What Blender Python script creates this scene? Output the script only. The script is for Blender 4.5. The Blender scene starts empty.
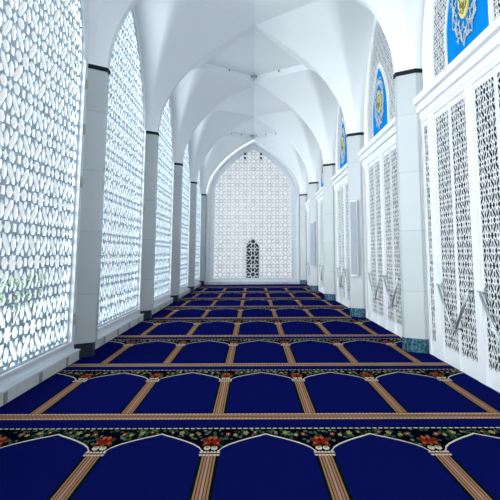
import bpy, bmesh, math, random
from mathutils import Vector, Matrix
from mathutils.geometry import delaunay_2d_cdt
random.seed(7)
S = bpy.context.scene
COL = S.collection

# ------------------------------------------------------------------ camera
cam_d = bpy.data.cameras.new('camera'); cam = bpy.data.objects.new('camera', cam_d); COL.objects.link(cam)
RGT = Vector((0.9977155804525544, -0.06738100006374312, -0.004839561202464884))
FWD = Vector((0.06730685511197308, 0.9853734500564152, 0.15655334930576645))
UPV = Vector((-0.005779946120719051, -0.1565214514190541, 0.9876576468941626))
m3 = Matrix((RGT, UPV, -FWD)).transposed()
cam.matrix_world = Matrix.Translation((0, 0, 1.5)) @ m3.to_4x4()
cam_d.sensor_width = 36; cam_d.lens = 43.2
cam_d.shift_x = -0.088; cam_d.shift_y = -0.183
cam_d.clip_end = 300
S.camera = cam

# ------------------------------------------------------------------ world, light, exposure
W = bpy.data.worlds.new('world'); S.world = W; W.use_nodes = True
nt = W.node_tree; bg = nt.nodes['Background']
tc = nt.nodes.new('ShaderNodeTexCoord'); dp = nt.nodes.new('ShaderNodeVectorMath'); dp.operation = 'DOT_PRODUCT'
dp.inputs[1].default_value = Vector((-0.78, -0.46, -0.45)).normalized()
nt.links.new(tc.outputs['Generated'], dp.inputs[0])
# hazy sky, brightness added low at left and behind to light the interior
mr = nt.nodes.new('ShaderNodeMapRange'); mr.interpolation_type = 'SMOOTHSTEP'
mr.inputs['From Min'].default_value = -0.15; mr.inputs['From Max'].default_value = 0.95
mr.inputs['To Min'].default_value = 0.86; mr.inputs['To Max'].default_value = 8.0
nt.links.new(dp.outputs['Value'], mr.inputs['Value']); nt.links.new(mr.outputs['Result'], bg.inputs['Strength'])
bg.inputs['Color'].default_value = (0.90, 0.965, 1.0, 1)
S.view_settings.view_transform = 'Standard'; S.view_settings.look = 'None'
S.view_settings.gamma = 1.0; S.view_settings.use_curve_mapping = False
S.view_settings.exposure = -0.03

# ------------------------------------------------------------------ materials
def srgb(r, g, b):
    f = lambda c: c/12.92 if c <= 0.04045 else ((c+0.055)/1.055)**2.4
    return (f(r/255), f(g/255), f(b/255), 1)
def mat(name, col, rough=0.6, metal=0.0, noise=0.0, nscale=8.0, spec=0.5):
    m = bpy.data.materials.new(name); m.use_nodes = True
    n = m.node_tree; b = n.nodes['Principled BSDF']
    b.inputs['Roughness'].default_value = rough; b.inputs['Metallic'].default_value = metal
    b.inputs['Specular IOR Level'].default_value = spec
    b.inputs['Base Color'].default_value = col
    if noise > 0:
        t = n.nodes.new('ShaderNodeTexCoord'); nz = n.nodes.new('ShaderNodeTexNoise'); nz.inputs['Scale'].default_value = nscale
        mx = n.nodes.new('ShaderNodeMix'); mx.data_type = 'RGBA'
        n.links.new(t.outputs['Object'], nz.inputs['Vector']); n.links.new(nz.outputs['Fac'], mx.inputs['Factor'])
        mx.inputs['A'].default_value = [c*(1-noise) for c in col[:3]]+[1]
        mx.inputs['B'].default_value = [min(1, c*(1+noise)) for c in col[:3]]+[1]
        n.links.new(mx.outputs['Result'], b.inputs['Base Color'])
    return m
M = {}
M['white'] = mat('white_paint', (0.87, 0.90, 0.92, 1), 0.55, noise=0.015, nscale=2)
M['vault'] = mat('vault_plaster', (0.91, 0.94, 0.955, 1), 0.7, noise=0.015, nscale=1.2)
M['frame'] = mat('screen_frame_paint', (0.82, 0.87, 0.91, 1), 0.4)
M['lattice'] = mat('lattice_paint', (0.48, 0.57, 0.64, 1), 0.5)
M['endframe'] = mat('pale_grey_paint', (0.72, 0.77, 0.82, 1), 0.5)
M['endlattice'] = mat('pale_lattice_paint', (0.66, 0.70, 0.75, 1), 0.5)
M['door'] = mat('door_paint', (0.88, 0.91, 0.93, 1), 0.4)
M['band'] = mat('black_granite', (0.006, 0.012, 0.018, 1), 0.6, spec=0.15)
M['steel'] = mat('brushed_steel', (0.55, 0.60, 0.63, 1), 0.3, metal=0.85)
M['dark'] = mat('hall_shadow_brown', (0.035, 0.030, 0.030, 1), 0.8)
M['speaker'] = mat('grey_grille', (0.36, 0.41, 0.47, 1), 0.5, noise=0.08, nscale=40)
M['blackbit'] = mat('black_plastic', (0.01, 0.012, 0.014, 1), 0.5)
M['beige'] = mat('beige_plate', (0.50, 0.47, 0.42, 1), 0.5)
M['blue'] = mat('sky_blue_enamel', (0.004, 0.22, 0.62, 1), 0.6, noise=0.06, nscale=3, spec=0.0)
M['silver'] = mat('silver_relief', (0.62, 0.66, 0.66, 1), 0.35, metal=0.3)
M['gold'] = mat('gold_enamel', (0.72, 0.66, 0.22, 1), 0.4)
M['goldink'] = mat('olive_enamel', (0.22, 0.20, 0.05, 1), 0.5)
M['curb'] = mat('grey_green_marble', (0.74, 0.79, 0.73, 1), 0.35, noise=0.15, nscale=6)
M['curbbrown'] = mat('taupe_marble', (0.36, 0.31, 0.26, 1), 0.35, noise=0.2, nscale=9)
M['paving'] = mat('outdoor_paving', (0.80, 0.82, 0.82, 1), 0.8, noise=0.05, nscale=1)
M['leaf'] = mat('shrub_leaf', (0.12, 0.26, 0.09, 1), 0.6, noise=0.4, nscale=14)
M['bark'] = mat('shrub_bark', (0.12, 0.08, 0.05, 1), 0.8)
M['floor'] = mat('concrete_floor', (0.35, 0.37, 0.38, 1), 0.6)
# marble panels with horizontal joints
m = mat('pillar_marble', (0.74, 0.79, 0.82, 1), 0.35); M['marble'] = m
n = m.node_tree; b = n.nodes['Principled BSDF']
t = n.nodes.new('ShaderNodeTexCoord'); sx = n.nodes.new('ShaderNodeSeparateXYZ'); n.links.new(t.outputs['Object'], sx.inputs[0])
ad = n.nodes.new('ShaderNodeMath'); ad.operation = 'ADD'; ad.inputs[1].default_value = 0.02; n.links.new(sx.outputs['Z'], ad.inputs[0])
dv = n.nodes.new('ShaderNodeMath'); dv.operation = 'DIVIDE'; dv.inputs[1].default_value = 0.93; n.links.new(ad.outputs[0], dv.inputs[0])
fr = n.nodes.new('ShaderNodeMath'); fr.operation = 'FRACT'; n.links.new(dv.outputs[0], fr.inputs[0])
lt = n.nodes.new('ShaderNodeMath'); lt.operation = 'LESS_THAN'; lt.inputs[1].default_value = 0.016; n.links.new(fr.outputs[0], lt.inputs[0])
fl = n.nodes.new('ShaderNodeMath'); fl.operation = 'FLOOR'; n.links.new(dv.outputs[0], fl.inputs[0])
wn = n.nodes.new('ShaderNodeTexWhiteNoise'); wn.noise_dimensions = '1D'; n.links.new(fl.outputs[0], wn.inputs['W'])
mx0 = n.nodes.new('ShaderNodeMix'); mx0.data_type = 'RGBA'; n.links.new(wn.outputs['Value'], mx0.inputs['Factor'])
mx0.inputs['A'].default_value = (0.53, 0.575, 0.59, 1); mx0.inputs['B'].default_value = (0.57, 0.61, 0.625, 1)
mx = n.nodes.new('ShaderNodeMix'); mx.data_type = 'RGBA'; n.links.new(lt.outputs[0], mx.inputs['Factor'])
n.links.new(mx0.outputs['Result'], mx.inputs['A']); mx.inputs['B'].default_value = (0.46, 0.49, 0.51, 1)
n.links.new(mx.outputs['Result'], b.inputs['Base Color'])
# speckled teal granite
m = mat('teal_granite', (0.02, 0.10, 0.16, 1), 0.25); M['teal'] = m
n = m.node_tree; b = n.nodes['Principled BSDF']
t = n.nodes.new('ShaderNodeTexCoord'); nz = n.nodes.new('ShaderNodeTexNoise'); nz.inputs['Scale'].default_value = 28; nz.inputs['Detail'].default_value = 6
cr2 = n.nodes.new('ShaderNodeValToRGB'); n.links.new(t.outputs['Object'], nz.inputs['Vector']); n.links.new(nz.outputs['Fac'], cr2.inputs['Fac'])
cr2.color_ramp.elements[0].position = 0.42; cr2.color_ramp.elements[0].color = (0.010, 0.055, 0.10, 1)
cr2.color_ramp.elements[1].position = 0.68; cr2.color_ramp.elements[1].color = (0.10, 0.26, 0.32, 1)
n.links.new(cr2.outputs['Color'], b.inputs['Base Color'])
M['darkteal'] = mat('dark_slate_granite', (0.015, 0.03, 0.045, 1), 0.3, noise=0.3, nscale=20)
# carpet
DYE = {'navy': 0.38, 'midnight': 0.45, 'tan': 0.62, 'pink': 0.62, 'cream': 0.75}
def cmat(k, c, noise=0.12): M[k] = mat('carpet_'+k, [c[0]*DYE.get(k, 0.5), c[1]*DYE.get(k, 0.5), c[2]*DYE.get(k, 0.5), 1], 0.95, noise=noise, nscale=60, spec=0.0)
cmat('navy', srgb(24, 33, 128)); cmat('tan', srgb(196, 150, 112)); cmat('cream', srgb(238, 226, 205)); cmat('pink', srgb(214, 172, 160))
cmat('midnight', srgb(8, 10, 34)); cmat('bottle', srgb(8, 34, 36)); cmat('leafgreen', srgb(66, 112, 84)); cmat('sage', srgb(120, 150, 110))
cmat('yellow', srgb(214, 196, 96)); cmat('red', srgb(176, 44, 30)); cmat('orange', srgb(226, 120, 70)); cmat('brown', srgb(120, 66, 50))

# ------------------------------------------------------------------ helpers
def link(name, me, parent=None, mats=None):
    o = bpy.data.objects.new(name, me); COL.objects.link(o)
    if parent is not None: o.parent = parent
    for k in (mats or []): me.materials.append(M[k])
    return o
def empty(name, loc=(0, 0, 0)):
    o = bpy.data.objects.new(name, None); o.location = loc; COL.objects.link(o); o.empty_display_size = 0.1; return o
def tag(o, label=None, cat=None, group=None, kind=None):
    if label: o['label'] = label
    if cat: o['category'] = cat
    if group: o['group'] = group
    if kind: o['kind'] = kind
    return o
class MB:
    def __init__(s): s.v = []; s.f = []; s.m = []; s.sm = []
    def add(s, vs, fs, mi=0, smooth=False):
        o = len(s.v); s.v += [tuple(p) for p in vs]
        for f in fs: s.f.append([i+o for i in f]); s.m.append(mi); s.sm.append(smooth)
    def box(s, a, b, mi=0):
        x0, y0, z0 = [min(p, q) for p, q in zip(a, b)]; x1, y1, z1 = [max(p, q) for p, q in zip(a, b)]
        s.add([(x0,y0,z0),(x1,y0,z0),(x1,y1,z0),(x0,y1,z0),(x0,y0,z1),(x1,y0,z1),(x1,y1,z1),(x0,y1,z1)],
              [(0,3,2,1),(4,5,6,7),(0,1,5,4),(1,2,6,5),(2,3,7,6),(3,0,4,7)], mi)
    def prism(s, pts, z0, z1, mi=0):
        n = len(pts)
        s.add([(x, y, z0) for x, y in pts]+[(x, y, z1) for x, y in pts],
              [tuple(range(n))[::-1], tuple(range(n, 2*n))]+[(i, (i+1) % n, n+(i+1) % n, n+i) for i in range(n)], mi)
    def tube(s, path, r, seg=8, mi=0):
        path = [Vector(p) for p in path]; rings = []
        for i, p in enumerate(path):
            d = (path[min(i+1, len(path)-1)]-path[max(i-1, 0)]).normalized()
            a = d.cross(Vector((0, 0, 1)) if abs(d.z) < 0.9 else Vector((1, 0, 0))).normalized(); b2 = d.cross(a)
            rings.append([p+a*r*math.cos(2*math.pi*k/seg)+b2*r*math.sin(2*math.pi*k/seg) for k in range(seg)])
        vs = [q for rg in rings for q in rg]; fs = []
        for i in range(len(path)-1):
            for k in range(seg): fs.append((i*seg+k, i*seg+(k+1) % seg, (i+1)*seg+(k+1) % seg, (i+1)*seg+k))
        fs.append(tuple(range(seg))); fs.append(tuple(range((len(path)-1)*seg, len(path)*seg)))
        s.add(vs, fs, mi, True)
    def sph(s, c, rx, ry, rz, mi=0, n=8):
        vs = []; fs = []
        for i in range(n+1):
            th = math.pi*i/n
            for k in range(2*n):
                ph = math.pi*k/n; vs.append((c[0]+rx*math.sin(th)*math.cos(ph), c[1]+ry*math.sin(th)*math.sin(ph), c[2]+rz*math.cos(th)))
        for i in range(n):
            for k in range(2*n): fs.append((i*2*n+k, (i+1)*2*n+k, (i+1)*2*n+(k+1) % (2*n), i*2*n+(k+1) % (2*n)))
        s.add(vs, fs, mi, True)
    def mesh(s, name):
        me = bpy.data.meshes.new(name); me.from_pydata(s.v, [], s.f); 
        for p, a, b2 in zip(me.polygons, s.m, s.sm): p.material_index = a; p.use_smooth = b2
        bm = bmesh.new(); bm.from_mesh(me); bmesh.ops.recalc_face_normals(bm, faces=bm.faces); bm.to_mesh(me); bm.free()
        return me
    def build(s, name, mats, parent=None): return link(name, s.mesh(name), parent, mats if isinstance(mats, (list, tuple)) else [mats])

# pointed-arch profile: share of the rise left at distance u (0 apex .. 1 springing)
def hprof(u):
    u = min(1, max(0, u)); return 0.57*(1-u**2.3)**0.4348+0.43*(1-u)
def arch_pts(c, half, z0, zs, za, n=14):
    """CCW outline in (u, z), convex"""
    P = [(c-half, z0), (c+half, z0)]
    us = [math.sin(math.pi/2*k/n) for k in range(n, -1, -1)]
    P += [(c+half*u, zs+(za-zs)*hprof(u)) for u in us]
    P += [(c-half*u, zs+(za-zs)*hprof(u)) for u in us[::-1][1:]]
    return P
def clip(poly, conv):
    out = poly
    for i in range(len(conv)):
        ax, ay = conv[i]; bx, by = conv[(i+1) % len(conv)]
        if abs(ax-bx)+abs(ay-by) < 1e-7: continue
        side = lambda p: (bx-ax)*(p[1]-ay)-(by-ay)*(p[0]-ax)
        inp, out = out, []
        for k in range(len(inp)):
            p, q = inp[k-1], inp[k]; sp, sq = side(p), side(q)
            if (sp >= 0) != (sq >= 0):
                t_ = sp/(sp-sq); out.append((p[0]+(q[0]-p[0])*t_, p[1]+(q[1]-p[1])*t_))
            if sq >= 0: out.append(q)
        if len(out) < 3: return []
    return out
def area(p): return 0.5*sum(p[i-1][0]*p[i][1]-p[i][0]*p[i-1][1] for i in range(len(p)))
def clean(p, eps=1e-4):
    q = []
    for a in p:
        if not q or math.hypot(a[0]-q[-1][0], a[1]-q[-1][1]) > eps: q.append(a)
    while len(q) > 1 and math.hypot(q[0][0]-q[-1][0], q[0][1]-q[-1][1]) <= eps: q.pop()
    return q
def plate(outer, holes, mp, th, name):
    """flat plate with holes; mp(u, z, d) -> xyz, d = 0 front .. th back"""
    verts = []; faces = []
    for poly in [outer]+holes:
        poly = clean(poly); o = len(verts); verts += [Vector(p) for p in poly]; faces.append(list(range(o, o+len(poly))))
    r = delaunay_2d_cdt(verts, [], faces, 1, 1e-5, True)
    V, F, OF = r[0], r[2], r[5]
    keep = [tuple(f) for f, of in zip(F, OF) if list(of) == [0]]
    n = len(V); vs = [mp(p[0], p[1], 0) for p in V]+[mp(p[0], p[1], th) for p in V]
    cnt = {}
    for f in keep:
        for i in range(len(f)):
            a, b2 = f[i-1], f[i]; cnt[(a, b2)] = 1
    fs = list(keep)+[tuple(i+n for i in f)[::-1] for f in keep]
    for (a, b2) in cnt:
        if (b2, a) not in cnt: fs.append((b2, a, a+n, b2+n))
    me = bpy.data.meshes.new(name); me.from_pydata(vs, [], fs)
    bm = bmesh.new(); bm.from_mesh(me)
    bmesh.ops.delete(bm, geom=[v for v in bm.verts if not v.link_faces], context='VERTS')
    bmesh.ops.recalc_face_normals(bm, faces=bm.faces); bm.to_mesh(me); bm.free()
    return me
def oval(cx, cz, L, Wd, ang, tip=0.55):
    """elongated hexagon-ish petal"""
    pts = [(-L/2, 0), (-L/2*tip, -Wd/2), (L/2*tip, -Wd/2), (L/2, 0), (L/2*tip, Wd/2), (-L/2*tip, Wd/2)]
    c_, s_ = math.cos(ang), math.sin(ang)
    return [(cx+x*c_-y*s_, cz+x*s_+y*c_) for x, y in pts]
def star(cx, cz, R, r, n=8, ph=0.0):
    return [(cx+(R if k % 2 == 0 else r)*math.cos(ph+math.pi*k/n), cz+(R if k % 2 == 0 else r)*math.sin(ph+math.pi*k/n)) for k in range(2*n)]
def tile_holes(g=1.0, fine=True):
    q = math.pi/4; H = [star(0, 0, 0.152*g, 0.106*g)]
    for sx in (-1, 1):
        for sz in (-1, 1):
            H.append(oval(sx*0.258, sz*0.258, 0.43*g, 0.142*g, q*sx*sz, 0.62))
    H.append(star(0.5, 0.5, 0.095*g, 0.058*g, 4))
    for a, (dx, dz) in enumerate(((1, 0), (0, 1), (-1, 0), (0, -1))):
        H.append(oval(0.5+dx*0.232, 0.5+dz*0.232, 0.26*g, 0.160*g, a*math.pi/2, 0.5))
    for (ex, ez, vert) in ((0.5, 0, 0), (0, 0.5, 1)):
        H.append(star(ex, ez, 0.090*g, 0.060*g, 4, q))
        for s_ in (-1, 1):
            if vert: H.append(oval(0, ez+s_*0.225, 0.25*g, 0.168*g, q*2, 0.45))
            else: H.append(oval(ex+s_*0.225, 0, 0.25*g, 0.168*g, 0, 0.45))
    if fine:
        for sx in (-1, 1):
            for sz in (-1, 1):
                for u, v in ((0.5+sx*0.140, sz*0.140), (sx*0.140, 0.5+sz*0.140)):
                    a = math.atan2(sz, sx); L, w = 0.066*g, 0.056*g
                    H.append([(u+x*math.cos(a)-y*math.sin(a), v+x*math.sin(a)+y*math.cos(a)) for x, y in ((-L*1.1, 0), (0, -w), (L, -w*0.9), (L, w*0.9), (0, w))])
    return H
def lattice_holes(outline, T, phase, g=1.0, fine=True, minA=0.0, swap=False):
    us = [p[0] for p in outline]; zs = [p[1] for p in outline]; out = []
    th = tile_holes(g, fine)
    for i in range(int((min(us)-phase[0])/T)-2, int((max(us)-phase[0])/T)+2):
        for k in range(int((min(zs)-phase[1])/T)-2, int((max(zs)-phase[1])/T)+2):
            for h in th:
                p = [(phase[0]+(i+x)*T, phase[1]+(k+z)*T) for x, z in h]
                if max(a for a, _ in p) < min(us) or min(a for a, _ in p) > max(us): continue
                c_ = clean(clip(p, outline))
                if len(c_) > 2 and abs(area(c_)) > max(minA, 0.0006*T*T*4): out.append(c_)
    return out

# ------------------------------------------------------------------ layout
SP = 5.1575
YP = lambda i: 9.50+(i-1)*SP
NB0, NB1 = -1, 5                     # pillars -1 .. 5, bays between them
PX, CX2, PB = 2.34, 2.60, 2.78       # inner face, chamfer end, back of pillar
ZC, ZT, ZV, ZA = 4.42, 7.25, 6.95, 7.02
XR = 2.66                            # plane of the doors on the right
CUR = lambda i: YP(i)+SP/2
def plan(side, y, grow=0.0):
    p = [(PX-grow, -0.08), (PX-grow, 0.08), (CX2-grow*0.6, 0.30+grow), (PB, 0.30+grow), (PB, -0.30-grow), (CX2-grow*0.6, -0.30-grow)]
    return [(side*x, y+q) for x, q in p]

# ------------------------------------------------------------------ setting
f = MB(); f.box((-2.95, -3.4, -0.2), (6.2, 30.5, 0)); fo = f.build('floor', 'floor'); tag(fo, kind='structure')
g = MB(); g.box((-10.5, -8, -0.75), (-2.95, 36, -0.6)); g.box((-2.95, 30.6, -0.75), (6.2, 36, -0.6)); go = g.build('ground', 'paving'); tag(go, kind='structure')
# vault
v = MB()
NU = 14
def patch(C0, C1, Q0, Q1, ns=6):
    """ruled fan between base edge C0-C1 and top edge Q0-Q1"""
    vs = []; fs = []
    for i in range(ns+1):
        s_ = i/ns; B = C0.lerp(C1, s_); Q = Q0.lerp(Q1, s_)
        for k in range(NU+1):
            u = math.sin(math.pi/2*k/NU); h = hprof(u)
            vs.append((Q.x+(B.x-Q.x)*u, Q.y+(B.y-Q.y)*u, B.z+(Q.z-B.z)*h))
    for i in range(ns):
        for k in range(NU): a = i*(NU+1)+k; fs.append((a, a+1, a+NU+2, a+NU+1))
    v.add(vs, fs, 0, True)
def web(C0, C1, Tq, Vq, Aq, ns=16):
    """fan of arcs rising from the pillar edge C0-C1 to the rim T-V and the ridge V-A"""
    vs = []; fs = []; n1 = 10
    for i in range(ns+1):
        s_ = i/ns; B = C0.lerp(C1, s_)
        Q = Tq.lerp(Vq, i/n1) if i <= n1 else Vq.lerp(Aq, (i-n1)/(ns-n1))
        for k in range(NU+1):
            u = math.sin(math.pi/2*k/NU); h = hprof(u)
            vs.append((Q.x+(B.x-Q.x)*u, Q.y+(B.y-Q.y)*u, B.z+(Q.z-B.z)*h))
    for i in range(ns):
        for k in range(NU): a = i*(NU+1)+k; fs.append((a, a+1, a+NU+2, a+NU+1))
    v.add(vs, fs, 0, True)
for b_ in range(NB0, NB1):
    y0, y1 = YP(b_), YP(b_+1); c = (y0+y1)/2
    for sd in (-1, 1):
        for yy, dr in ((y0, 1), (y1, -1)):
            C0 = Vector((sd*PX, yy+dr*0.08, ZC)); C1 = Vector((sd*CX2, yy+dr*0.30, ZC))
            Tq = Vector((0, yy+dr*0.08, ZT)); Vq = Vector((sd*1.62, c, ZV)); Aq = Vector((sd*CX2, c, ZA))
            web(C0, C1, Tq, Vq, Aq)
            # lunette reveal behind the side arch
            vs = []
            for k in range(NU+1):
                u = math.sin(math.pi/2*k/NU); yv = c+(C1.y-c)*u; zv = ZC+(ZA-ZC)*hprof(u)
                vs += [(sd*CX2, yv, zv), (sd*PB, yv, zv)]
            v.add(vs, [(2*k, 2*k+1, 2*k+3, 2*k+2) for k in range(NU)], 0, True)
    # raised diamond with upright rim
    D = [Vector((0, y0+0.08, ZT)), Vector((1.62, c, ZV)), Vector((0, y1-0.08, ZT)), Vector((-1.62, c, ZV))]
    U = [p+Vector((0, 0, 0.2 if b_ in (2, 4) else 0.0)) for p in D]
    for k in range(4 if b_ in (2, 4) else 0): v.add([D[k], D[(k+1) % 4], U[(k+1) % 4], U[k]], [(0, 1, 2, 3)])
    v.add([U[0], U[1], U[2]], [(0, 1, 2)]); v.add([U[0], U[2], U[3]], [(0, 1, 2)])
for i in range(NB0, NB1+1):          # transverse arches
    vs = []
    for k in range(-NU, NU+1):
        u = math.sin(math.pi/2*k/NU); z = ZC+(ZT-ZC)*hprof(abs(u)); vs += [(PX*u, YP(i)-0.08, z), (PX*u, YP(i)+0.08, z)]
    v.add(vs, [(2*k, 2*k+1, 2*k+3, 2*k+2) for k in range(2*NU)], 0, True)
ceil = v.build('ceiling', 'vault'); tag(ceil, kind='structure')
# far wall with a tall pointed opening
YE = 30.28
out = [(-2.95, -0.02), (2.95, -0.02), (2.95, 8.2), (-2.95, 8.2)]
end_in = arch_pts(0, 2.20, 0.12, ZC, 7.08)
me = plate(out, [end_in], lambda u, z, d: (u, YE+d, z), 0.2, 'wall_far'); w = link('wall_far', me, None, ['white']); tag(w, kind='structure')
me = plate([(-2.95, 0), (2.95, 0), (2.95, 8.2), (-2.95, 8.2)], [arch_pts(0, 1.5, 0.02, 3.0, 5.0)], lambda u, z, d: (u, YP(NB0)-0.3+d, z), 0.2, 'light_baffle_near'); w = link('light_baffle_near', me, None, ['white']); tag(w, kind='structure')  # unseen wall added behind the camera to hold back daylight from that end
# right wall: slab with a door opening and a lancet opening in every bay
rw = MB()
RC = lambda b_: CUR(b_)+0.16
holes = []
for b_ in range(NB0, NB1):
    c = RC(b_)
    holes.append([(c-2.40, 0.05), (c+2.36, 0.05), (c+2.36, 3.7), (c-2.40, 3.7)])
    holes.append(arch_pts(c, 1.92, 3.85, ZC, 6.95))
ya, yb = YP(NB0)-0.3, 30.3
me = plate([(ya, 0), (yb, 0), (yb, 8.2), (ya, 8.2)], [h for h in holes], lambda u, z, d: (2.78+d, u, z), 0.04, 'wall_right')
w = link('wall_right', me, None, ['white']); tag(w, kind='structure')
infill = plate(arch_pts(0, 2.06, 3.80, ZC, 6.98), [arch_pts(0, 1.53, 3.90, ZC, 6.83)], lambda u, z, d: (2.70+d, u, z), 0.025, 'wall_right'); infill.materials.append(M['white'])
for b_ in range(NB0, NB1): w = link('wall_right', infill); w.location = (0, RC(b_), 0); tag(w, kind='structure')
# the unlit hall beyond the right-hand doors
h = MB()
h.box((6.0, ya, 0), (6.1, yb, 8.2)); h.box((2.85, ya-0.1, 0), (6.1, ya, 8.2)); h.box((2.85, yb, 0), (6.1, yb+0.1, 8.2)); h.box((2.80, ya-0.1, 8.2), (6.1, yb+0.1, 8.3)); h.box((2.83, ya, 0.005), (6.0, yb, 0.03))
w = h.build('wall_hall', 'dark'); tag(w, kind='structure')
# low marble kerb and white sill under the screens on the left
k_ = MB()
for b_ in range(NB0, NB1):
    a0, a1 = YP(b_)+0.30, YP(b_+1)-0.30
    k_.box((-2.68, a0, 0), (-2.50, a1, 0.13)); k_.box((-2.70, a0, 0.13), (-2.485, a1, 0.155), 1)
    yy = 6.60-0.02
    yy += round((a0-yy)/1.03)*1.03
    while yy < a1-0.1:
        if yy > a0+0.1: k_.box((-2.502, yy-0.05, 0.012), (-2.496, yy+0.05, 0.128), 2)
        yy += 1.03
w = k_.build('trim_1', ['curb', 'frame', 'curbbrown']); tag(w, kind='structure')

# ------------------------------------------------------------------ pillars
side_word = {-1: 'left', 1: 'right'}
ordL = ['', 'nearest the camera in view', 'second in line from the camera', 'third in line from the camera', 'fourth in line from the camera', 'last in line, at the end wall']
rings = {}
def pillar(side, i):
    t = empty('pillar', (side*2.6, YP(i), 0)); x0 = side*2.6
    loc = lambda pts: [(x-x0, y-YP(i)) for x, y in pts]
    m_ = MB(); m_.prism(loc(plan(side, YP(i))), 0.215, 4.375); m_.build('shaft', 'marble', t)
    m_ = MB(); m_.prism(loc(plan(side, YP(i), 0.012)), 4.375, 4.445); m_.build('capital_band', 'band', t)
    m_ = MB(); m_.prism(loc(plan(side, YP(i), -0.03 if side < 0 else 0.004)), 0.0, 0.215); m_.build('plinth', 'darkteal' if side < 0 else 'teal', t)
    return t
for side in (-1, 1):
    for i in range(0, NB1+1):
        t = pillar(side, i)
        if i == 0: lab = 'white marble pillar on the %s, beside the camera and just outside the view' % side_word[side]
        elif side < 0: lab = 'left white marble pillar with dark slate foot, %s' % ordL[i]
        else: lab = 'right white marble pillar with teal granite foot, %s' % ordL[i]
        tag(t, lab, 'pillar', 'pillars on the %s side' % side_word[side])

# ------------------------------------------------------------------ left screens
def ringmesh(outer, inner, mp, th, name): return plate(outer, [inner], mp, th, name)
TS = 0.757
c0 = CUR(0)
o_out = arch_pts(0, 2.28, 0.155, ZC, ZA-0.01); o_in = arch_pts(0, 2.06, 0.27, ZC, ZA-0.22)
mpL = lambda u, z, d: (-d, u, z)
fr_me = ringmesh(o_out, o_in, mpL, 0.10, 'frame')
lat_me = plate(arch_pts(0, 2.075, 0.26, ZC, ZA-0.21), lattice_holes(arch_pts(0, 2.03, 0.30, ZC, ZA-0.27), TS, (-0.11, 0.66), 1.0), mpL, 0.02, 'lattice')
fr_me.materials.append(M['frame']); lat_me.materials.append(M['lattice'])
bead = MB()
for s_ in (-1, 1): bead.box((0, s_*2.06-0.012, 0.27), (0.03, s_*2.06+0.012, ZC))
bead.box((0, -2.06, 0.26), (0.035, 2.06, 0.285))
bead_me = bead.mesh('bead'); bead_me.materials.append(M['door'])
bk = MB(); bk.box((0, -0.03, -0.06), (0.02, 0.03, 0.06)); bk.sph((0.02, 0, 0), 0.028, 0.034, 0.085)
bk_me = bk.mesh('bracket'); bk_me.materials.append(M['beige'])
lab = {-1: 'white pierced lattice screen on the left behind the camera', 0: 'large pierced lattice screen filling the left edge, nearest the camera', 1: 'pierced lattice arch screen on the left between the first and second pillars',
       2: 'pierced lattice arch screen on the left between the second and third pillars', 3: 'narrow-looking pierced lattice screen between third and fourth left pillars', 4: 'farthest pierced lattice screen on the left, next to the end wall'}
for b_ in range(-1, NB1):
    t = empty('lattice_screen', (-2.58, CUR(b_), 0.0)); tag(t, lab[b_], 'screen', 'lattice screens along the left side')
    link('frame', fr_me, t)
    l_ = link('lattice', lat_me, t); l_.location = (-0.03, 0, 0)
    link('bead', bead_me, t)
    for s_ in (-1, 1):
        for z in (0.58, 2.57, 3.37, 4.08):
            q = link('bracket', bk_me, t); q.location = (0.0, s_*2.17, z)

# ------------------------------------------------------------------ end screen
t = empty('end_screen', (0, YE+0.04, 0)); tag(t, 'tall pointed lattice screen filling the end wall of the corridor', 'screen')
mpE = lambda u, z, d: (u, d, z)
me = plate(arch_pts(0, 2.20, 0.12, ZC, 7.08), [arch_pts(0, 1.97, 0.30, ZC, 6.80)], mpE, 0.08, 'frame'); me.materials.append(M['endframe']); link('frame', me, t)
me = plate(arch_pts(0, 1.985, 0.29, ZC, 6.81), lattice_holes(arch_pts(0, 1.96, 0.32, ZC, 6.76), 0.81, (0.0, 4.54), 0.95), mpE, 0.035, 'lattice'); me.materials.append(M['endlattice']); l_ = link('lattice', me, t); l_.location = (0, 0.02, 0)
me = plate(arch_pts(0, 2.31, 0.12, ZC, 7.20), [arch_pts(0, 2.19, 0.13, ZC, 7.07)], mpE, 0.08, 'lit_reveal_strip'); me.materials.append(M['door']); l_ = link('lit_reveal_strip', me, t); l_.location = (0, -0.10, 0)  # bright strip: light on the arch reveal, put in as white colour
# dark narrow doorway outside, seen through the end screen
t = empty('dark_doorway', (-0.03, YE+0.7, -0.6)); tag(t, 'narrow dark arched doorway seen through the end lattice screen', 'doorway')
m_ = MB(); pts = arch_pts(0, 0.33, 0, 2.35, 2.88, 8)
n_ = len(pts); m_.add([(x, 0, z) for x, z in pts]+[(x, 0.12, z) for x, z in pts], [tuple(range(n_)), tuple(range(n_, 2*n_))]+[(i, (i+1) % n_, n_+(i+1) % n_, n_+i) for i in range(n_)]); m_.build('door_panel', 'blackbit', t)
me = plate(arch_pts(0, 0.40, 0, 2.35, 2.98, 8), [arch_pts(0, 0.33, 0.01, 2.35, 2.88, 8)], mpE, 0.1, 'surround'); me.materials.append(M['frame']); l_ = link('surround', me, t); l_.location = (0, -0.02, 0)
for x, z, w_ in ((-0.43, 6.54, 'upper left'), (-0.43, 6.33, 'lower left'), (0.38, 6.54, 'upper right'), (0.38, 6.33, 'lower right')):
    m_ = MB(); m_.box((x-0.05, YE+0.0, z-0.055), (x+0.05, YE+0.038, z+0.055)); m_.box((x-0.03, YE-0.02, z-0.03), (x+0.03, YE, z+0.03)); o = m_.build('spotlight_box', 'blackbit')
    tag(o, 'small black box lamp near the top of the end screen, %s of four' % w_, 'lamp', 'black lamps on the end screen')
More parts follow.
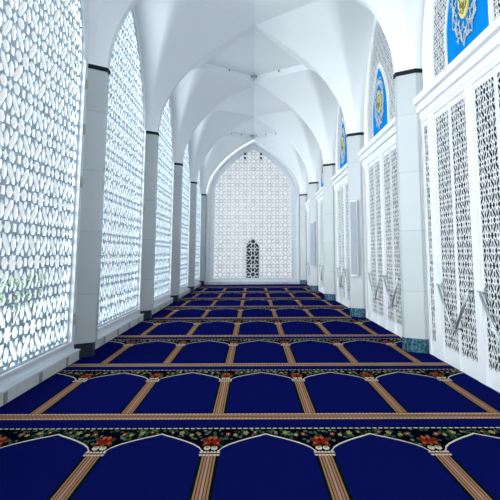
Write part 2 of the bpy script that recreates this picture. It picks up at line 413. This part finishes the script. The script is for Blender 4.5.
for x, w_ in ((-1.66, 'left'), (1.60, 'right')):
    m_ = MB(); m_.box((x-0.10, YE-0.14, 0.0), (x+0.10, YE-0.04, 0.10)); m_.box((x-0.085, YE-0.146, 0.02), (x+0.085, YE-0.14, 0.085), 1); o = m_.build('floor_box', ['beige', 'curb'])
    tag(o, 'small beige box on the floor at the foot of the end screen, %s one' % w_, 'box', 'beige boxes by the end screen')

# ------------------------------------------------------------------ right doors
DT = 0.335
def panel_lat(a, b2, z0, z1, T, ph):
    o = [(a, z0), (b2, z0), (b2, z1), (a, z1)]
    return lattice_holes(o, T, ph, 1.03, True, 0.00003)
mpR = lambda u, z, d: (d, u, z)
ZB, ZTp = 0.20, 3.46
def leaf_mesh(a, b2, name):
    m_ = 0.022
    hs = panel_lat(a+m_, b2-m_, ZB, ZTp, DT, ((a+b2)/2, 0.35))
    me = plate([(a, 0.03), (b2, 0.03), (b2, 3.54), (a, 3.54)], hs, mpR, 0.008, name); me.materials.append(M['door']); return me
leafm = leaf_mesh(0.0, 0.66, 'leaf'); sidem = leaf_mesh(0.0, 0.32, 'side_panel')
leafm_trim = MB()
hand = {}
for s_ in (1, -1):
    h = MB()
    # a bent push bar: pair of thin rails from the outer stile down to the meeting stile
    a, b2 = (0.60, 0.06) if s_ > 0 else (0.06, 0.60)
    for off in (0.0, 0.035):
        h.tube([(-0.075, a, 1.06-off), (-0.075, b2, 0.54-off)], 0.012, 8)
    h.tube([(-0.0, a, 1.04), (-0.078, a, 1.05), (-0.078, a+(0.05 if s_ > 0 else -0.05), 1.06)], 0.012, 8)
    h.tube([(0, b2, 0.53), (-0.078, b2, 0.53)], 0.014, 8)
    h.box((-0.012, a-0.035, 0.98), (0, a+0.035, 1.10))
    hm = h.mesh('push_bar'); hm.materials.append(M['steel']); hand[s_] = hm
def cornice(mb, hw, zz):
    for x0, z0, z1 in ((-0.02, 0, 0.10), (-0.07, 0.10, 0.19), (-0.045, 0.19, 0.24), (-0.11, 0.24, 0.34)):
        mb.box((x0, -hw, zz+z0), (0.16, hw, zz+z1))
for b_ in range(NB0, NB1):
    c = RC(b_)
    hwL = 2.10 if b_ < NB1-1 else 2.10
    t = empty('door_%d' % (b_+2), (XR, c, 0)); tag(t, kind='structure')
    fr = MB()
    for a0, a1 in ((-0.115, 0.115), (1.46, 1.74), (-1.74, -1.46), (2.05, hwL), (-hwL, -2.05), (0.770, 0.775), (-0.815, -0.81)):
        fr.box((-0.01, a0, 0.0), (0.035, a1, 3.54))
    fr.box((-0.01, -hwL, 3.54), (0.14, hwL, 3.60)); fr.box((0.02, -hwL, 0.0), (0.08, hwL, 0.035))
    for s_ in (-1, 1): fr.box((-0.01, s_*hwL-0.02, 0), (0.06, s_*hwL+0.02, 3.6))
    fr.build('door_frame', 'door', t)
    cn = MB(); cornice(cn, hwL+0.03, 3.60); cn.build('cornice', 'door', t)
    for a0 in (-2.05-0.0, 1.735):
        q = link('side_panel', sidem, t); q.location = (0.02, a0, 0)
    for a0, hs in ((-1.462, -1), (-0.778, 1), (0.118, -1), (0.80, 1)):
        q = link('door_leaf', leafm, t); q.location = (0.02, a0, 0)
        p = link('push_bar', hand[hs], q); p.location = (0, 0, 0)
# lancet panels above the doors
def crest_parts(t):
    rng = random.Random(3)
    # gold oval
    m_ = MB(); cy, cz = 0.0, 4.66
    n_ = 28; vs = [(-0.028, cy, cz)]+[(-0.028, cy+0.19*math.cos(2*math.pi*k/n_), cz+0.245*math.sin(2*math.pi*k/n_)) for k in range(n_)]+[(-0.01, cy+0.19*math.cos(2*math.pi*k/n_), cz+0.245*math.sin(2*math.pi*k/n_)) for k in range(n_)]
    m_.add(vs, [(0, 1+k, 1+(k+1) % n_) for k in range(n_)]+[(1+k, 1+n_+k, 1+n_+(k+1) % n_, 1+(k+1) % n_) for k in range(n_)])
    ov = m_.build('crest_oval', 'gold', t); tag(ov, 'yellow-gold oval in the middle of the crest')
    m_ = MB()
    for s in range(16):
        a = rng.uniform(0, 6.28); r0 = rng.uniform(0.02, 0.11); p = [(-0.032, cy+r0*math.cos(a)*1.0, cz+r0*math.sin(a)*1.3)]
        for j in range(4): a += rng.uniform(0.3, 0.9); p.append((-0.032, p[-1][1]+0.03*math.cos(a), p[-1][2]+0.035*math.sin(a)))
        m_.tube(p, 0.007, 5)
    m_.build('crest_tracery', 'goldink', ov)
    m_ = MB()
    for k in range(64):                 # woven silver strokes forming a wreath open at the top
        th = -math.pi/2+(k-31.5)/32*math.pi*0.93; rr = 0.345+0.06*math.sin(k*2.1)
        wdt = 0.09*(1.1-abs(k-31.5)/50)
        p = []
        for j in range(6):
            q = (j/5-0.5); a = th+q*0.34+0.06*math.sin(k*1.7); r = rr+q*wdt*1.1*(1 if k % 2 else -1)+0.02*math.sin(j*2+k)
            p.append((-0.02, cy+r*1.08*math.cos(a), cz+r*1.30*math.sin(a)))
        m_.tube(p, 0.0085, 5)
    for k in range(9):
        a = math.pi/2+(k-4)*0.13; m_.tube([(-0.02, cy+0.30*math.cos(a), cz+0.36*math.sin(a)), (-0.02, cy+0.40*math.cos(a+0.1), cz+0.46*math.sin(a+0.1))], 0.013, 5)
    wr = m_.build('crest_wreath', 'silver', t); tag(wr, 'silver wreath of interlaced strokes around the oval')
    return
LZ0 = 3.945
lo = arch_pts(0, 1.55, LZ0, ZC, 6.86); li = arch_pts(0, 1.43, LZ0+0.07, ZC, 6.66)
bo = arch_pts(0, 0.80, LZ0+0.02, 4.35, 5.50, 10); bi = arch_pts(0, 0.745, LZ0+0.08, 4.35, 5.42, 10)
AF = plate(lo, [li], mpR, 0.03, 'frame'); AF.materials.append(M['door'])
AR = plate(lo, [arch_pts(0, 1.52, LZ0+0.02, ZC, 6.82)], mpR, 0.03, 'reveal'); AR.materials.append(M['door'])
hol = []
conv = arch_pts(0, 1.40, LZ0+0.09, ZC, 6.62)
for h_ in lattice_holes(conv, 0.26, (0, 4.1), 1.04, True, 0.00004):
    cx_ = sum(p[0] for p in h_)/len(h_); cz_ = sum(p[1] for p in h_)/len(h_)
    # skip holes that reach behind the blue panel
    def inside(p):
        if p[1] < 4.35: return abs(p[0]) < 0.80
        return p[1] < 4.35+1.16*hprof(abs(p[0])/0.80) and abs(p[0]) < 0.80
    if any(inside(p) for p in h_): continue
    hol.append(h_)
AL = plate(arch_pts(0, 1.44, LZ0+0.06, ZC, 6.67), hol, mpR, 0.008, 'lattice'); AL.materials.append(M['door'])
BF = plate(bo, [bi], mpR, 0.05, 'panel_frame'); BF.materials.append(M['door'])
BP = plate(arch_pts(0, 0.75, LZ0+0.07, 4.35, 5.425, 10), [], mpR, 0.03, 'emblem_panel'); BP.materials.append(M['blue'])
wl = {-1: 'behind the camera', 0: 'largest, cut by the photo corner', 1: 'second from the camera, over the second door set', 2: 'third from the camera, mostly hidden behind pillars', 3: 'fourth from the camera, mostly hidden', 4: 'farthest, next to the end wall'}
first = None
for b_ in range(NB0, NB1):
    t = empty('lancet_panel', (XR-0.01, RC(b_)-0.07, 0)); tag(t, 'crested lattice lancet above the right doors, %s' % wl[b_], 'arched panel', 'crested lancet panels above the right doors')
    link('frame', AF, t); l_ = link('reveal', AR, t); l_.location = (0.031, 0, 0); l_ = link('lattice', AL, t); l_.location = (0.012, 0, 0)
    l_ = link('panel_frame', BF, t); l_.location = (-0.015, 0, 0)
    l_ = link('emblem_panel', BP, t); l_.location = (0.002, 0, 0); tag(l_, 'sky-blue pointed panel')
    if first is None:
        crest_parts(l_); first = l_
    else:
        for ch in list(first.children):
            q = ch.copy(); COL.objects.link(q); q.parent = l_
            for g2 in ch.children: r2 = g2.copy(); COL.objects.link(r2); r2.parent = q

# ------------------------------------------------------------------ column loudspeakers on the right pillars
for i, w_ in ((2, 'second'), (4, 'fourth')):
    t = empty('column_loudspeaker', (2.44, YP(i)-0.175, 0.97)); t.rotation_euler = (0, 0, math.atan2(0.22, 0.26)*-1)
    m_ = MB(); m_.box((-0.10, -0.07, 0), (0.10, 0.0, 1.8)); m_.build('cabinet', 'frame', t)
    m_ = MB(); m_.box((-0.085, -0.078, 0.03), (0.085, -0.07, 1.77)); m_.build('grille', 'speaker', t)
    t.rotation_euler = (0, 0, -math.atan2(0.22, 0.26)); t.location = (2.462, YP(i)-0.19, 0.97)
    tag(t, 'tall slim grey column loudspeaker on the %s right-hand pillar from the camera' % w_, 'loudspeaker', 'column loudspeakers on the pillars')

# ------------------------------------------------------------------ spotlights round the ceiling diamonds
sp = MB(); sp.sph((0, 0, 0), 0.022, 0.022, 0.030, 1, 5); sp.box((-0.014, -0.014, 0.0), (0.014, 0.014, 0.05)); spm = sp.mesh('spotlight'); spm.materials.append(M['steel']); spm.materials.append(M['blackbit'])
bayw = {0: 'above the camera, out of view', 1: 'of the first ceiling diamond', 2: 'of the second ceiling diamond', 3: 'of the third ceiling diamond', 4: 'of the farthest ceiling diamond'}
for b_ in (2, 4):
    c = CUR(b_); y1 = YP(b_+1)
    n_ = 3 if b_ < 4 else 4
    for s_ in (-1, 1):
        for k in range(n_):
            q = (0.03, 0.5, 0.95)[k] if n_ == 3 else (0.05, 0.33, 0.62, 0.92)[k]
            x = s_*1.62*(1-q)*0.97; y = c+(y1-0.08-c)*q-0.035; z = ZV+0.15+(ZT-ZV)*q
            o = link('spotlight', spm); o.location = (x, y, z)
            tag(o, 'tiny black spotlight, %s rim %s, %s' % (side_word[s_], bayw[b_], ('at the outer corner', 'half way along', 'next to the middle')[k] if n_ == 3 else ('at the outer corner', 'second from the corner', 'third from the corner', 'next to the middle')[k]), 'spotlight', 'ceiling spotlights')

# ------------------------------------------------------------------ carpet
YB = [0.30, 3.20, 5.88, 8.51, 11.42, 14.56, 17.70, 21.0, 24.6, 28.1]
XS = [0.547+0.8655*k for k in range(-3, 3)]
c_ = MB(); KEYS = ['navy', 'tan', 'cream', 'pink', 'midnight', 'bottle', 'leafgreen', 'sage', 'yellow', 'red', 'orange', 'brown']
KI = {k: i for i, k in enumerate(KEYS)}
CZ = 0.012
XLm, XRm = -2.49, XR-0.012
# outline with notches round the pillars
Lp, Rp = [], []
for i in range(0, NB1+1):
    y = YP(i)
    if i < NB1:
        Lp += [(XLm, y-0.33), (-2.33, y-0.12), (-2.33, y+0.12), (XLm, y+0.33)]
        Rp += [(XRm, y-0.36), (2.60, y-0.33), (2.32, y-0.10), (2.32, y+0.10), (2.60, y+0.33), (XRm, y+0.36)]
    else:
        Lp += [(XLm, y-0.33), (-2.33, y-0.12), (-2.33, YE-0.005)]; Rp += [(XRm, y-0.36), (2.32, y-0.10), (2.32, YE-0.005)]
outl = [(XLm, 0.3), (XRm, 0.3)]+Rp+Lp[::-1]
r = delaunay_2d_cdt([Vector(p) for p in outl], [], [list(range(len(outl)))], 1, 1e-5, True)
vs = [(p[0], p[1], CZ) for p in r[0]]; c_.add(vs, [tuple(f_) for f_ in r[2]], 0)
for i in range(len(outl)):
    a, b2 = outl[i], outl[(i+1) % len(outl)]; c_.add([(a[0], a[1], 0.001), (b2[0], b2[1], 0.001), (b2[0], b2[1], CZ), (a[0], a[1], CZ)], [(0, 1, 2, 3)])
SK = -0.075      # the carpet rows run slightly out of square with the corridor
def rect(x0, x1, y0, y1, key, lv): c_.add([(x0, y0+SK*x0, CZ+lv*0.0004), (x1, y0+SK*x1, CZ+lv*0.0004), (x1, y1+SK*x1, CZ+lv*0.0004), (x0, y1+SK*x0, CZ+lv*0.0004)], [(0, 1, 2, 3)], KI[key])
def poly(pts, key, lv):
    if any(not (xlo(p[1]) <= p[0] <= xhi(p[1])) for p in pts):
        lo, hi = max(xlo(p[1]) for p in pts), min(xhi(p[1]) for p in pts)
        pts = clip(pts if area(pts) > 0 else pts[::-1], [(lo, -9), (hi, -9), (hi, 99), (lo, 99)])
        if len(pts) < 3: return
    if area(pts) < 0: pts = pts[::-1]
    c_.add([(x, y+SK*x, CZ+lv*0.0004) for x, y in pts], [tuple(range(len(pts)))], KI[key])
def near_p(y): return any(abs(y-YP(i)) < 0.34 for i in range(0, NB1+1))
def xlo(y): return -2.33 if near_p(y+0.18) else XLm
def xhi(y): return 2.32 if near_p(y-0.185) else XRm
def blob(x, y, rx, ry, key, lv, n=6, ph=0.0): poly([(x+rx*math.cos(ph+2*math.pi*k/n), y+ry*math.sin(ph+2*math.pi*k/n)) for k in range(n)], key, lv)
rng = random.Random(11)
# niche edge: (share of half width from the stripe, depth below the white line) in row units
NI = [(0.13, 0.245), (0.15, 0.215), (0.21, 0.175), (0.33, 0.135), (0.50, 0.095), (0.70, 0.055), (0.88, 0.025), (1.0, 0.0)]
hp = 0.8655/2
for r_ in range(1, len(YB)):
    yb, yn = YB[r_], YB[r_-1]; D = yb-yn; s = D/2.64
    # band across: two dashed cream edges, tan body, brown core
    a, b2 = xlo(yb-0.05), xhi(yb-0.05)
    if near_p(yb+0.30) or near_p(yb-0.32*s): a = -2.33
    if near_p(yb-0.07) or near_p(yb-0.70*s): b2 = 2.32
    rect(a, b2, yb-0.10*s, yb+0.10*s, 'tan', 1)
    rect(a, b2, yb-0.014*s, yb+0.014*s, 'brown', 2); rect(a, b2, yb+0.045*s, yb+0.055*s, 'brown', 2); rect(a, b2, yb-0.055*s, yb-0.045*s, 'brown', 2)
    rect(a, b2, yb+0.10*s, yb+0.115*s, 'midnight', 1); rect(a, b2, yb-0.115*s, yb-0.10*s, 'midnight', 1)
    if yb < 22:
        nd = int((b2-a)/(0.035 if yb < 10 else 0.07)); st = (b2-a)/nd
        for k in range(nd):
            for yy in (yb-0.088*s, yb+0.068*s): rect(a+k*st, a+(k+0.62)*st, yy, yy+0.022*s, 'cream', 3)
            rect(a+(k+0.25)*st, a+(k+0.5)*st, yb-0.006*s, yb+0.006*s, 'pink', 3)
    else:
        rect(a, b2, yb-0.088*s, yb-0.066*s, 'cream', 2); rect(a, b2, yb+0.066*s, yb+0.088*s, 'cream', 2)
    # white dashed line, floral field, niches
    yw = yb-0.385*s
    rect(a, b2, yw-0.055*s, yw+0.035*s, 'midnight', 1)
    nd = int((b2-a)/(0.05 if yb < 15 else 0.11)); st = (b2-a)/nd
    rect(a, b2, yw-0.004*s, yw+0.004*s, 'sage', 2)
    for k in range(nd): rect(a+k*st, a+(k+0.66)*st, yw-0.012*s, yw+0.012*s, 'cream', 3)
    yt = yw-0.055*s; dep = 2.0*s
    for xs in XS+[XS[0]-0.8655, XS[-1]+0.8655]:
        for sg in (-1, 1):
            pts = [(xs+sg*hp*q, yt-0.10*s-dep*d_) for q, d_ in NI]
            for k in range(len(pts)-1):
                (xa, y_a), (xb, y_b) = pts[k], pts[k+1]
                poly([(xa, y_a), (xb, y_b), (xb, yt+0.001), (xa, yt+0.001)], 'midnight', 1)
                # white edging, with a pink shade line inside
                nx, ny = (y_b-y_a), -(xb-xa); L_ = math.hypot(nx, ny) or 1; w_ = 0.0075
                off = (nx/L_*w_*0.8, ny/L_*w_*2.2)
                poly([(xa, y_a-0.018*s), (xb, y_b-0.018*s), (xb, y_b+0.012*s), (xa, y_a+0.012*s)] if abs(xb-xa) > 0.02 else [(xa-0.008, y_a-0.018*s), (xa+0.008, y_a-0.018*s), (xb+0.008, y_b+0.012*s), (xb-0.008, y_b+0.012*s)], 'cream', 3)
        poly([(xs-0.13*hp, yt-0.10*s-dep*0.245), (xs+0.13*hp, yt-0.10*s-dep*0.245), (xs+0.13*hp, yt), (xs-0.13*hp, yt)], 'midnight', 1)
        if not (xlo(yt-0.2) < xs < xhi(yt-0.2)): continue
        # leaves and small flowers
        for k in range(84):
            q = rng.uniform(-0.97, 0.97); aq = abs(q)
            dmax = 0.0
            for (q0, d0), (q1, d1) in zip(NI, NI[1:]):
                if q0 <= aq <= q1: dmax = d0+(d1-d0)*(aq-q0)/(q1-q0)
            if aq < 0.13: dmax = 0.24
            dmax = 0.10*s+dep*dmax-0.05*s
            y = yt-rng.uniform(-0.02*s, max(0.03, dmax))
            key = rng.choice(['leafgreen', 'leafgreen', 'sage', 'leafgreen', 'bottle', 'sage'])
            blob(xs+q*hp, y, rng.uniform(0.010, 0.020), rng.uniform(0.022, 0.042)*s, key, 2, 5, rng.uniform(0, 3))
        for sg in (-1, 1):
            for q, d_, key, sz in ((0.62, 0.065, 'yellow', 1.0), (0.42, 0.12, 'yellow', 0.8), (0.80, 0.05, 'orange', 0.6), (0.28, 0.10, 'orange', 0.8)):
                x, y = xs+sg*q*hp, yt-d_*s*1.1
                for p_ in range(5): blob(x+0.016*sz*math.cos(p_*1.257), y+0.036*sz*s*math.sin(p_*1.257), 0.010*sz, 0.022*sz*s, key, 3, 5)
                blob(x, y, 0.006, 0.014*s, 'cream', 4, 5)
            # red roses and cream buds over the console
            for dx, dy, rx, ry, key in ((0.030, 0.30, 0.030, 0.075, 'red'), (0.062, 0.24, 0.020, 0.05, 'brown'), (0.020, 0.20, 0.018, 0.045, 'orange'), (0.048, 0.33, 0.013, 0.03, 'orange'), (0.028, 0.445, 0.026, 0.052, 'cream'), (0.028, 0.425, 0.015, 0.03, 'yellow'), (0.058, 0.37, 0.015, 0.035, 'brown')):
                blob(xs+sg*dx, yt-dy*s*1.05, rx, ry*s, key, 3+(key in ('orange', 'yellow')), 8)
        # console and the stripe running towards the nearer band
        yc = yt-0.60*s
        if xlo(yc)+0.05 < xs < xhi(yc)-0.02:
            rect(xs-0.078, xs+0.078, yc-0.045*s, yc+0.045*s, 'pink', 4); rect(xs-0.078, xs+0.078, yc-0.012*s, yc+0.012*s, 'brown', 5)
            for k in range(6): blob(xs-0.065+k*0.026, yc+0.035*s, 0.010, 0.020*s, 'cream', 5, 6); blob(xs-0.065+k*0.026, yc-0.035*s, 0.010, 0.020*s, 'cream', 5, 6)
            y_lo = yn+0.115*s
            rect(xs-0.074, xs+0.074, y_lo, yc-0.045*s, 'bottle', 1); rect(xs-0.050, xs+0.050, y_lo, yc-0.045*s, 'tan', 2)
            for q, w_ in ((-0.034, 0.004), (0.034, 0.004), (-0.012, 0.003), (0.012, 0.003)): rect(xs+q-w_, xs+q+w_, y_lo, yc-0.045*s, 'brown', 3)
            rect(xs-0.006, xs+0.006, y_lo, yc-0.045*s, 'pink', 3)
me = bpy.data.meshes.new('prayer_carpet'); me.from_pydata(c_.v, [], c_.f)
for p, mi in zip(me.polygons, c_.m): p.material_index = mi
carpet = link('prayer_carpet', me, None, KEYS)
tag(carpet, 'navy blue prayer carpet with tan stripes and floral niches covering the floor', 'carpet')

# ------------------------------------------------------------------ shrubs outside the left screens
def shrub(x, y, z0, h_, label):
    t = empty('garden_shrub', (x, y, z0)); rg = random.Random(int(x*10+y*7))
    m_ = MB()
    for k in range(5): m_.tube([(0, 0, 0), (rg.uniform(-.15, .15), rg.uniform(-.15, .15), h_*0.5), (rg.uniform(-.4, .4), rg.uniform(-.4, .4), h_*0.9)], 0.018, 5)
    m_.build('stem', 'bark', t)
    m_ = MB()
    for k in range(420):
        a, b3 = rg.uniform(0, 6.28), rg.uniform(-1, 1); rr = rg.uniform(0.55, 1.0)*0.5
        p = Vector((rr*math.cos(a)*math.sqrt(1-b3*b3), rr*math.sin(a)*math.sqrt(1-b3*b3), h_*0.62+rr*b3*h_*0.75))
        d = Vector((rg.uniform(-1, 1), rg.uniform(-1, 1), rg.uniform(-.3, 1))).normalized(); s2 = d.cross(Vector((rg.uniform(-1, 1), rg.uniform(-1, 1), rg.uniform(-1, 1)))).normalized()
        m_.add([p, p+d*0.06+s2*0.025, p+d*0.13, p+d*0.06-s2*0.025], [(0, 1, 2, 3)])
    m_.build('foliage', 'leaf', t); tag(t, label, 'shrub', 'shrubs outside the left screens')
shrub(-7.0, 18.6, -0.6, 1.5, 'green shrub glimpsed through the nearest left screen, nearer of two')
shrub(-8.0, 23.0, -0.6, 1.5, 'green shrub glimpsed through the nearest left screen, farther of two')
